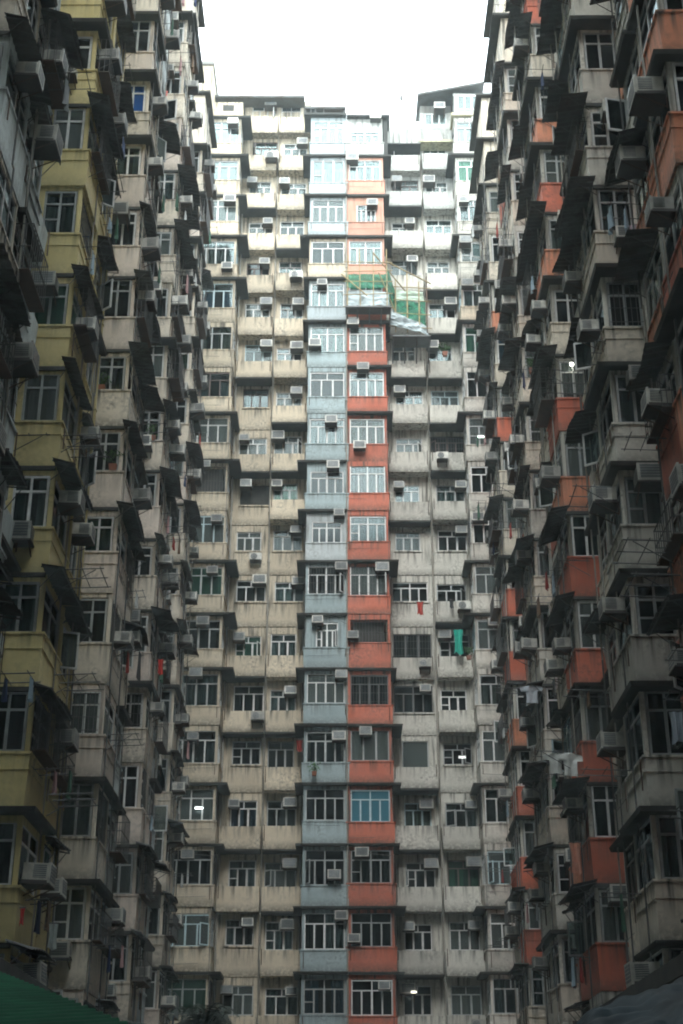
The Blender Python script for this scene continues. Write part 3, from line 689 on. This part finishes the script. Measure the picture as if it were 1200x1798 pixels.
wing('R', 44.9, 6.6, lambda k: rnd.choice([w_cream, w_grey, w_cream]), gmx, 'cream block in the right wing between two orange blocks', 'cream block on the right', near_kw=gk, rec=4.1, roof=46.2)
wing('R', 52.7, 6.6, lambda k: w_orange if k in (0, 1, 2, 4, 5, 8) else w_faded if k in (3, 10) else w_cream, gmx, 'small orange and cream block of the right wing touching the rear facade', 'far orange and cream block', near_kw=gk, rec=4.4, roof=46.2)
# unseen blocks added behind the viewer to darken the courtyard
for X0, X1 in ((-14, -7.6), (7.6, 14)):
    m = MB(); m.box(X0, X1, -9, 20.8, -2.4, 47, w_grey)
    for k in range(-1, 15):
        a, c_ = (X1, X1 + 1.1) if X1 < 0 else (X0 - 1.1, X0)
        for y in (-8, -2, 5, 10, 15): m.box(a, c_, y, y + 4, ZW + H * k, ZW + H * k + .9, w_cream); m.box(a, c_ , y - .2, y + 4.2, ZW + H * k - .1, ZW + H * k - .004, darkcon)
    o = m.obj('apartment_block', None); tag(o, 'unseen block added to extend the wing behind the viewer' + (', western side' if X1 < 0 else ', eastern side'), 'apartment block', 'blocks round the courtyard')
m = MB(); m.box(-16, 16, -22, -9.1, -2.4, 58, concrete); o = m.obj('apartment_block', None)  # height and distance set for the shade it casts on the facades
tag(o, 'unseen grey block added behind the viewer to shade the courtyard', 'apartment block', 'blocks round the courtyard')

# ground
m = MB(); m.box(-70, 70, -60, 110, -2.2, -1.6, plain('dark_paving', (.07, .07, .065), .8)); tag(m.obj('ground', None), kind='structure')
#MORE
# ================================================================== SMALL THINGS
F = 50 / 36 * 1798
def at(px, py, Y):
    """point of the photograph's pixel grid at distance Y down the courtyard"""
    t = math.tan(R(PITCH) - math.atan((py - 899) / F)); z = Y * t
    return Vector(((px - 600) * (Y * math.cos(R(PITCH)) + z * math.sin(R(PITCH))) / F, Y, z))

# --- ground-floor canopies along both wings
for sd, lab in ((-1, 'long dark canopy over the shopfronts along the left wing'), (1, 'long dark canopy over the shopfronts along the right wing')):
    m = MB(); xo = 5.0 if sd < 0 else 4.9
    a, c_ = sorted((sd * xo, sd * 7.9)); z = 2.62
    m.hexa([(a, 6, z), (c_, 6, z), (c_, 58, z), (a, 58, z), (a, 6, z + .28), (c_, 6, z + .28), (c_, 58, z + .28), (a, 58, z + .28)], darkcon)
    for y in range(8, 58, 5): m.bar((sd * xo * 1.02, y, -1.6), (sd * xo * 1.02, y, z), .06, metal)
    o = m.obj('shop_canopy'); tag(o, lab, 'canopy')

# --- green corrugated roof, lower left
green = plain('green_corrugated_sheet', (.008, .075, .038), .9, noise=.6, scale=1.6, vary=0, spec=.12)
A = Vector((-3.22, 14, 1.72)); B = Vector((-1.50, 10, .93)); C = Vector((-3.4, 6.2, .42))
ex = (B - A); ey = (C - B)
root = empty('kiosk_roof', tuple((A + B) / 2)); tag(root, 'green corrugated sheet roof with a wavy edge low in the left corner', 'corrugated roof')
nrm = ex.cross(ey).normalized(); nrm = nrm if nrm.z > 0 else -nrm
ribs = 34
def gr_pt(u, v, lift=0.):
    a = A - ex * .35 + ex * 1.7 * (u * 1.0); p = a + ey * v * 1.6
    w = math.sin(u * ribs * 2 * math.pi) * .028
    return p + nrm * (w + lift) - root.location
m = MB(); m.grid(lambda u, v: gr_pt(u, v), ribs * 8, 6, green); m.grid(lambda u, v: gr_pt(1 - u, v, -.006), ribs * 8, 6, green)
o = m.obj('corrugated_sheet', root); smooth(o)
m = MB()
for u in (.12, .5, .88):
    p = gr_pt(u, .05, -.05); q = gr_pt(u, .95, -.05); m.bar(p, q, .035, metal)
for v in (.08, .5, .92): m.bar(gr_pt(.02, v, -.10), gr_pt(.98, v, -.10), .035, metal)
for u, v in ((.1, .1), (.9, .1), (.1, .9), (.9, .9)):
    p = gr_pt(u, v, -.1); m.bar(p, (p.x, p.y, -1.6 - root.location.z), .05, metal)
m.obj('roof_frame', root)

# --- blue tarpaulin, lower right
tarp = plain('blue_grey_tarpaulin', (.008, .022, .03), .7, noise=.6, scale=2.5, vary=0, spec=.2)
A = at(1010, 1806, 12); B = at(1290, 1672, 12.5); C = Vector((3.9, 7.5, .45)); D = Vector((1.35, 7.5, .2))
root = empty('market_tarpaulin', tuple((A + B) / 2)); tag(root, 'creased dark blue tarpaulin sagging over a stall in the right corner', 'tarpaulin')
def tp(u, v):
    p = (A * (1 - u) + B * u) * (1 - v) + (D * (1 - u) + C * u) * v
    q = Vector((u * 2.2, v * 6, 3)); z = .10 * mnoise.noise(q) + .07 * abs(mnoise.noise(q * 2.6)) + .09 * abs(mnoise.noise(Vector((u * 6 + v * 5, v * 22, 1)))) - .15 * math.sin(math.pi * v)
    return p + Vector((0, 0, z)) - root.location
m = MB(); m.grid(tp, 90, 110, tarp); m.grid(lambda u, v: tp(1 - u, v) - Vector((0, 0, .01)), 90, 110, tarp)
o = m.obj('tarpaulin_sheet', root); smooth(o)
m = MB(); 
for q in (tp(.03, .03), tp(.97, .03), tp(.03, .97), tp(.97, .97)):
    q = q - Vector((0, 0, .12)); m.bar(q, (q.x, q.y, -1.6 - root.location.z), .04, metal)
m.bar(tp(.02, .02) - Vector((0, 0, .1)), tp(.98, .02) - Vector((0, 0, .1)), .035, metal)
m.obj('stall_frame', root)

# --- bamboo scaffold with green netting
net = plain('green_netting', (.04, .27, .16), .8, noise=.5, scale=3, vary=0)
_n = net.node_tree; _o = [q for q in _n.nodes if q.type == 'OUTPUT_MATERIAL'][0]; _b = [q for q in _n.nodes if q.type == 'BSDF_PRINCIPLED'][0]
_t = _n.nodes.new('ShaderNodeBsdfTransparent'); _m = _n.nodes.new('ShaderNodeMixShader'); _m.inputs[0].default_value = .68
_n.links.new(_t.outputs[0], _m.inputs[1]); _n.links.new(_b.outputs[0], _m.inputs[2]); _n.links.new(_m.outputs[0], _o.inputs[0])
pale = plain('crumpled_pale_sheet', (.38, .45, .47), .5, noise=.35, scale=4, vary=0)
root = empty('bamboo_scaffold', (.3, 60.4, 38.6)); tag(root, 'bamboo scaffold with green netting hung on the orange column and the white block', 'scaffold')
def S(x, y, z): return Vector((x, y, z)) - root.location
yl_, yr_ = 60.75, 61.7
xs = [.30, .95, 1.6, 2.3]; xr_ = [2.75, 3.35, 3.95, 4.35]
for i, x in enumerate(xs):
    m = MB(); m.bar(S(x, yl_ - .25, 39.5), S(x + rnd.uniform(-.05, .05), yl_ - .25, 42.6 + rnd.uniform(0, .6)), .03, bamboo); m.obj('bamboo_pole', root)
for i, x in enumerate(xr_):
    m = MB(); m.bar(S(x, yr_ - .25, 38.7), S(x + .03, yr_ - .25, 41.6 + rnd.uniform(0, .7)), .04, bamboo if i < 3 else rust); m.obj('bamboo_pole', root)
for z in (39.6, 40.3, 41.1, 41.7, 42.3):
    m = MB(); m.bar(S(.1, yl_ - .3, z), S(2.6, yl_ - .3, z + rnd.uniform(-.08, .08)), .024, bamboo); m.obj('bamboo_pole', root)
for z in (38.9, 39.7, 40.5, 41.3):
    m = MB(); m.bar(S(2.4, yr_ - .3, z + .15), S(4.6, yr_ - .3, z), .024, bamboo); m.obj('bamboo_pole', root)
for a, b_ in (((1.6, yl_ - .4, 42.8), (3.3, yr_ - .2, 41.2)), ((1.9, yl_ - .35, 41.6), (2.9, yr_ - .3, 39.4)), ((2.3, yl_ - .3, 42.3), (4.6, yr_ - .3, 41.6)), ((0, yl_ - .35, 41.5), (1.3, yl_ - .35, 40.2))):
    m = MB(); m.bar(S(*a), S(*b_), .035, bamboo); m.obj('bamboo_pole', root)
def sheetgrid(p00, p10, p01, p11, amp, f, mat, name, nu=40, nv=24):
    p00, p10, p01, p11 = map(Vector, (p00, p10, p01, p11)); m = MB()
    def fn(u, v, o=0.):
        p = (p00 * (1 - u) + p10 * u) * (1 - v) + (p01 * (1 - u) + p11 * u) * v
        q = Vector((p.x * f * .22, v * 3.1, f)); nn = mnoise.noise(q) + .5 * mnoise.noise(q * 2.3)
        p = p + Vector((0, amp * 2.2 * nn + o, amp * 1.2 * mnoise.noise(q * .7 + Vector((5, 5, 5))))); return p - root.location
    m.grid(fn, nu, nv, mat); m.grid(lambda u, v: fn(1 - u, v, .01), nu, nv, mat); o = m.obj(name, root); smooth(o); return o
sheetgrid((.25, yl_, 40.9), (2.35, yl_, 40.9), (.25, yl_, 41.75), (2.35, yl_, 41.75), .03, 14, net, 'green_netting')
sheetgrid((2.35, yl_, 40.2), (2.8, yr_, 39.9), (2.35, yl_, 42.2), (2.8, yr_, 41.2), .04, 9, net, 'green_netting')
sheetgrid((2.75, yr_, 39.3), (4.3, yr_, 39.2), (2.75, yr_, 40.75), (4.3, yr_, 40.7), .05, 11, net, 'green_netting')
sheetgrid((.28, yl_ - .15, 39.75), (2.4, yl_ - .15, 39.75), (.28, yl_ + .05, 40.8), (2.4, yl_ + .05, 40.7), .05, 11, pale, 'plastic_sheet')
sheetgrid((2.5, yr_ - .5, 39.0), (4.4, yr_ - .3, 38.55), (2.4, yl_ + .3, 39.75), (4.35, yr_ - .1, 39.2), .05, 12, pale, 'plastic_sheet')
sheetgrid((2.7, yr_ + .02, 40.8), (4.25, yr_ + .02, 40.75), (2.8, yr_ + .02, 41.45), (4.2, yr_ + .02, 41.3), .03, 8, plain('pale_netting', (.5, .62, .52), .8), 'pale_netting')
m = MB()
for x in (.3, .8, 1.4, 2.0, 2.45): m.bar(S(x, yl_ - .35, 39.65), S(x, yl_ + .3, 38.9), .035, metal)
m.box(.2 - .3, 2.5 - .3, yl_ - .4 - 60.4, yl_ + .3 - 60.4, 39.5 - 38.6, 39.58 - 38.6, metal)
for x in (2.6, 3.2, 3.8, 4.4): m.bar(S(x, yr_ - .5, 38.4), S(x, yr_ + .5, 37.3), .035, metal)
m.box(2.3, 4.2, yr_ - .6 - 60.4, yr_ + .5 - 60.4, -.35, -.28, metal)
m.obj('scaffold_platform', root)

# --- rooftop aerials
p = at(619, 208, 62); root = empty('roof_aerial', tuple(p)); tag(root, 'lattice aerial mast standing on the roof above the orange column', 'aerial')
m = MB()
for s_ in (-.16, .16): m.bar((s_, 0, 0), (s_ * .5, 0, 1.9), .02, metal, 4)
for i in range(9): m.bar((-.15 + .01 * i, 0, .2 * i), (.15 - .01 * i, 0, .2 * i + .2), .014, metal, 4); m.bar((.15 - .01 * i, 0, .2 * i), (-.15 + .01 * i, 0, .2 * i + .2), .014, metal, 4)
m.obj('mast', root)
m = MB(); 
for i in range(4): m.bar((-.3 + .03 * i, 0, 1.1 + .25 * i), (.3 - .03 * i, 0, 1.15 + .25 * i), .012, metal, 4)
m.obj('aerial_rods', root)
p = at(706, 212, 62.3); root = empty('roof_pole', tuple(p)); tag(root, 'thin pole with a small lamp head on the roof parapet right of the orange column', 'lamp pole')
m = MB(); m.bar((0, 0, 0), (0, 0, 1.55), .022, metal, 5); m.obj('pole', root)
m = MB(); m.box(-.09, .09, -.06, .06, 1.5, 1.75, metal); m.obj('lamp_head', root)

# --- lit lamps
def lamp(px, py, Y, c, s, L, label, rz=0., dx=0):
    p = at(px, py, Y); root = empty('tube_lamp', tuple(p), rz); tag(root, label, 'lamp')
    m = MB(); m.bar((-L / 2, 0, 0), (L / 2, 0, 0), .035, emit('lamp_glow_%d' % px, c, s), 8); m.obj('tube', root)
    m = MB(); m.box(-L / 2 - .03, L / 2 + .03, -.05, .05, .04, .08, f_white); m.box(-L / 2 - .03, -L / 2, -.04, .04, -.04, .04, f_white); m.box(L / 2, L / 2 + .03, -.04, .04, -.04, .04, f_white); m.obj('lamp_housing', root)
lamp(350, 1419, 60.98, (.9, 1, 1), 2.2, .34, 'bright white lamp glowing in a left window of the cream rear block')
lamp(845, 767, 57.5, (.75, 1, .88), 2.5, .34, 'greenish white lamp lit where the white rear block meets the right wing')
lamp(153, 1062, 37.4, (.62, 1, .35), 11, .5, 'green white tube lamp lit inside the open balcony of the pinkish cream block')
lamp(1004, 640, 36.9, (1, 1, .85), 9, .10, 'small bright lamp hanging before a green window of the large orange block')
lamp(727, 1742, 62.0, (1, .95, .75), 1.2, .22, 'yellowish lamp lit low in the white rear block near the ground')
lamp(812, 1330, 62.4, (.9, .95, .9), .7, .28, 'pale tube lamp shining behind a window of the white rear block')

# --- hanging laundry and drying racks
cloth_m = {}
def cm_(c):
    k = 'cloth_%d_%d_%d' % tuple(int(x * 100) for x in c)
    return plain(k, c, .9, noise=.2, scale=8)
def cloth(px, py, Y, w, h, c, label, cat='laundry', name='hanging_cloth', rz=0.):
    p = at(px, py, Y); m = MB(); ph = rnd.uniform(0, 6)
    def fn(u, v, o=0.):
        ww = w * (1 - .25 * math.sin(v * 3.0)) ; return ((u - .5) * ww, .05 * math.sin(u * 11 + ph) * (.4 + v) + o, -h * v * (1 + .06 * math.sin(u * 7 + ph)))
    m.grid(fn, 12, 8, cm_(c)); m.grid(lambda u, v: fn(1 - u, v, .015), 12, 8, cm_(c))
    m.bar((-w * .6, .005, .015), (w * .6, .005, .015), .012, metal, 4)
    o = m.obj(name, None, tuple(p), rz); smooth(o); tag(o, label, cat, 'laundry hung outside windows')
def shirt(px, py, Y, s, c, label, rz=0.):
    p = at(px, py, Y); m = MB(); ph = rnd.uniform(0, 6)
    prof = [(0, .16), (.06, .5), (.16, .62), (.34, .56), (.36, .30), (.7, .28), (1, .31)]
    def fn(u, v, o=0.):
        i = min(int(v * 6), 5); f = v * 6 - i; t = prof[i][0] * (1 - f) + prof[i + 1][0] * f; hw = prof[i][1] * (1 - f) + prof[i + 1][1] * f
        return ((u - .5) * 2 * hw * s, .04 * math.sin(u * 9 + ph + v * 3) * s + o, -t * s)
    m.grid(fn, 12, 12, cm_(c)); m.grid(lambda u, v: fn(1 - u, v, .02), 12, 12, cm_(c)); m.bar((0, .01, 0), (0, .01, .12), .01, metal, 4)
    o = m.obj('hanging_shirt', None, tuple(p), rz); smooth(o); tag(o, label, 'shirt', 'laundry hung outside windows')
cloth(805, 1106, 61.9, .45, 1.15, (.02, .36, .27), 'bright green cloth hanging before a window of the white rear block')
cloth(738, 1057, 61.9, .32, .62, (.38, .05, .035), 'dark red cloth hanging below a window of the white rear block')
cloth(793, 1053, 61.9, .22, .42, (.03, .03, .035), 'black garment hanging below a window of the white rear block')
cloth(526, 1300, 61.6, .3, .5, (.30, .05, .04), 'dull red cloth hanging beside the pale blue column low down')
cloth(922, 500, 51, .42, .5, (.75, .22, .10), 'orange bag hanging outside a window high on the right wing')
cloth(925, 598, 50.5, .22, .9, (.65, .16, .06), 'long orange cloth among black garments on the right wing')
for i, x in enumerate((898, 908, 937)): cloth(x, 583 + i * 5, 50.5, .36, 1.2, (.025, .025, .025), ('leftmost', 'middle', 'rightmost')[i] + ' black garment hanging beside the long orange cloth on the right wing')
shirt(975, 1322, 37.0, .55, (.62, .64, .62), 'white shirt hanging on the left of a pair on the right wing')
shirt(1001, 1322, 37.0, .62, (.62, .64, .62), 'white shirt hanging on the right of a pair on the right wing', .3)
cloth(985, 1186, 44.5, .5, .5, (.55, .50, .50), 'pale towel hanging above a dark window on the right wing')
shirt(933, 1203, 44.5, .6, (.45, .50, .55), 'grey blue shirt hanging alone in shade on the right wing')
cloth(283, 1158, 43.5, .18, .5, (.55, .04, .03), 'small red cloth hanging on the left wing at mid height')
cloth(40, 1595, 27.5, .10, .30, (.60, .05, .04), 'small red cloth hanging low on the yellow block')
cloth(95, 1622, 27.3, .17, .46, (.50, .55, .53), 'pale garment hanging low beside the yellow block')
cloth(238, 683, 42, .26, .30, (.55, .14, .08), 'orange red rag hanging under a dark canopy on the left wing')
cloth(1187, 1250, 22.5, .22, .5, (.40, .45, .52), 'pale blue garment hanging at the right picture edge')
cloth(1010, 1480, 37, .30, .8, (.50, .22, .15), 'faded salmon towel hanging low on the orange block')
cloth(592, 790, 60.4, .2, .25, (.3, .3, .3), 'small grey rag below the pale blue column air conditioner') if False else None
cloth(1112, 395, 27.5, .16, .35, (.45, .35, .42), 'mauve cloth hanging under a broad canopy on the right wing')
cloth(290, 160, 44.2, .24, .5, (.5, .10, .08), 'red and dark rag hanging high on the left wing')

def rack(px, py, Y, sd, label, L=.9):
    p = at(px, py, Y); root_ = MB()
    for yy in (0, .55, 1.1): root_.bar((0, yy, 0), (sd * L, yy, .03), .014, metal, 4)
    root_.bar((sd * L * .9, -.05, .05), (sd * L * .9, 1.2, .05), .012, metal, 4); root_.bar((sd * L * .45, -.05, .04), (sd * L * .45, 1.2, .04), .012, metal, 4)
    root_.bar((0, 0, -.45), (sd * L * .8, 0, 0), .012, metal, 4)
    o = root_.obj('drying_rack', None, tuple(p)); tag(o, label, 'drying rack', 'laundry racks')
for px, py, Y, sd, w_ in ((112, 1000, 29.2, 1, 'yellow block at the middle of the left wing'), (96, 1185, 29.2, 1, 'yellow block just below mid height'), (150, 290, 29.2, 1, 'yellow block near the top of the picture'),
                          (20, 765, 28.9, 1, 'front of the yellow block above the green curtains'), (108, 765, 29.2, 1, 'yellow block beside the green curtained window'), (85, 1395, 29.2, 1, 'yellow block above a grey canopy'),
                          (200, 170, 37, 1, 'pinkish cream block at the top of the left wing'), (195, 575, 37, 1, 'pinkish cream block beside plants'), (240, 745, 37.2, 1, 'pinkish cream block above a broad canopy'), (185, 1290, 37, 1, 'pinkish cream block low in the left wing'),
                          (290, 925, 45, 1, 'third left block near the cream rear block'), (275, 1010, 45, 1, 'third left block below mid height'),
                          (1082, 215, 29, -1, 'grey cream block near the top of the right wing'), (1075, 855, 29.2, -1, 'grey cream block above the wide green grey window'), (1110, 600, 29, -1, 'grey cream block behind a dark canopy'), (1180, 950, 24, -1, 'orange block at the right edge'),
                          (1035, 985, 37, -1, 'large orange block beside a blue curtained window'), (990, 650, 37, -1, 'large orange block by the lit lamp'), (985, 212, 37, -1, 'large orange block near the top'), (920, 1200, 45, -1, 'cream block of the right wing above the shirts'),
                          (905, 850, 45, -1, 'cream block of the right wing at mid height'), (1195, 1010, 24, -1, 'orange edge block just below a canopy'), (1000, 1320, 36.9, -1, 'large orange block where the white shirts hang')):
    rack(px, py, Y, sd, 'dark laundry rack on the ' + w_)

# --- plants
leaf = plain('dark_palm_leaf', (.010, .02, .011), .6, vary=.3)
leafb = plain('pot_plant_leaf', (.05, .14, .035), .6, vary=.3)
p = Vector((-4.7, 50.0, -1.6)); root = empty('palm_tree', tuple(p)); root.scale = (.9, .9, 1.1); tag(root, 'bushy dark palm at the foot of the cream rear block', 'palm tree')
m = MB()
for i in range(10): m.bar((.05 * math.sin(i), .04 * math.cos(i), i * .55), (.05 * math.sin(i + 1), .04 * math.cos(i + 1), (i + 1) * .55), .13 - .004 * i, plain('palm_bark', (.06, .05, .04), .9), 8)
m.obj('trunk', root)
m = MB()
for fr in range(64):
    a = rnd.uniform(0, 2 * math.pi); up = rnd.uniform(.5, 1.35); L = rnd.uniform(1.4, 2.1)
    pts = []
    for i in range(9):
        t = i / 8; pts.append(Vector((math.cos(a) * L * t * (1 - .1 * t), math.sin(a) * L * t, 5.4 + up * L * t - 1.3 * L * t * t * (1.5 - up * .5))))
    for i in range(8): m.bar(pts[i], pts[i + 1], .018 * (1 - i / 10), leaf, 3)
    for i in range(1, 9):
        d = (pts[i] - pts[i - 1]).normalized(); sdv = d.cross(Vector((0, 0, 1))).normalized()
        for q in range(4):
            b0 = pts[i] - d * q * .055
            for s_ in (-1, 1):
                ln = .5 * math.sin(.4 + 2.4 * i / 8) * rnd.uniform(.8, 1.15)
                tip = b0 + sdv * s_ * ln + d * ln * .6 - Vector((0, 0, ln * rnd.uniform(.1, .6)))
                k = m.mi(leaf); bi = len(m.v); m.v += [tuple(b0), tuple(b0 + d * .05), tuple(tip)]; m.f.append((bi, bi + 1, bi + 2)); m.m.append(k)
m.obj('crown', root)
def potplant(px, py, Y, s, label, c=None):
    p = c or at(px, py, Y); root = empty('potted_plant', tuple(p)); tag(root, label, 'potted plant', 'plants outside windows')
    m = MB(); m.taper(-.12 * s, .12 * s, -.1 * s, .1 * s, 0, .2 * s, plain('clay_pot', (.30, .12, .07), .8), .03 * s, .03 * s); m.obj('pot', root)
    m = MB()
    for i in range(70):
        a = rnd.uniform(0, 6.28); r_ = rnd.uniform(0, .3) * s; z = .2 * s + rnd.uniform(0, .42) * s
        b0 = Vector((math.cos(a) * r_, math.sin(a) * r_, z)); d = Vector((rnd.uniform(-1, 1), rnd.uniform(-1, 1), rnd.uniform(-.5, 1))) * .09 * s
        e = d.cross(Vector((rnd.random(), rnd.random(), rnd.random()))).normalized() * .05 * s
        k = m.mi(leafb); bi = len(m.v); m.v += [tuple(b0 - e), tuple(b0 + d), tuple(b0 + e)]; m.f.append((bi, bi + 1, bi + 2)); m.m.append(k)
    m.obj('leaves', root)
potplant(240, 568, 36.6, 1.0, 'bright green pot plant on a ledge of the pinkish cream block', Vector((-6.62, 36.78, 18.46)))
potplant(203, 590, 36.4, 1.0, 'dark leafy pot plant on a parapet of the pinkish cream block', Vector((-7.15, 36.78, 21.09)))
potplant(300, 775, 44.6, 1.0, 'green pot plant on a parapet of the third cream block on the left', Vector((-6.75, 44.88, 23.72)))
potplant(824, 1158, 61.0, .9, 'small pot plant near the bright green cloth')
potplant(552, 1362, 60.9, .9, 'weedy plant growing on a parapet of the pale blue column')
potplant(935, 655, 44, .9, 'small pot plant on the right wing by an orange wall')
potplant(782, 625, 60.8, 1.1, 'bushy plant before a window of the white rear block')

# ------------------------------------------------------------------ damp air in the courtyard
hz = bpy.data.materials.new('damp_air'); hz.use_nodes = True; hn = hz.node_tree.nodes; hn.clear()
pv = hn.new('ShaderNodeVolumePrincipled'); ho = hn.new('ShaderNodeOutputMaterial'); hz.node_tree.links.new(pv.outputs[0], ho.inputs['Volume'])
pv.inputs['Color'].default_value = (.80, .95, 1, 1); pv.inputs['Density'].default_value = .0014
m = MB(); m.box(-71, 71, -61, 111, -3.2, 62, hz); tag(m.obj('haze', None), kind='stuff')
sc.cycles.volume_bounces = 1
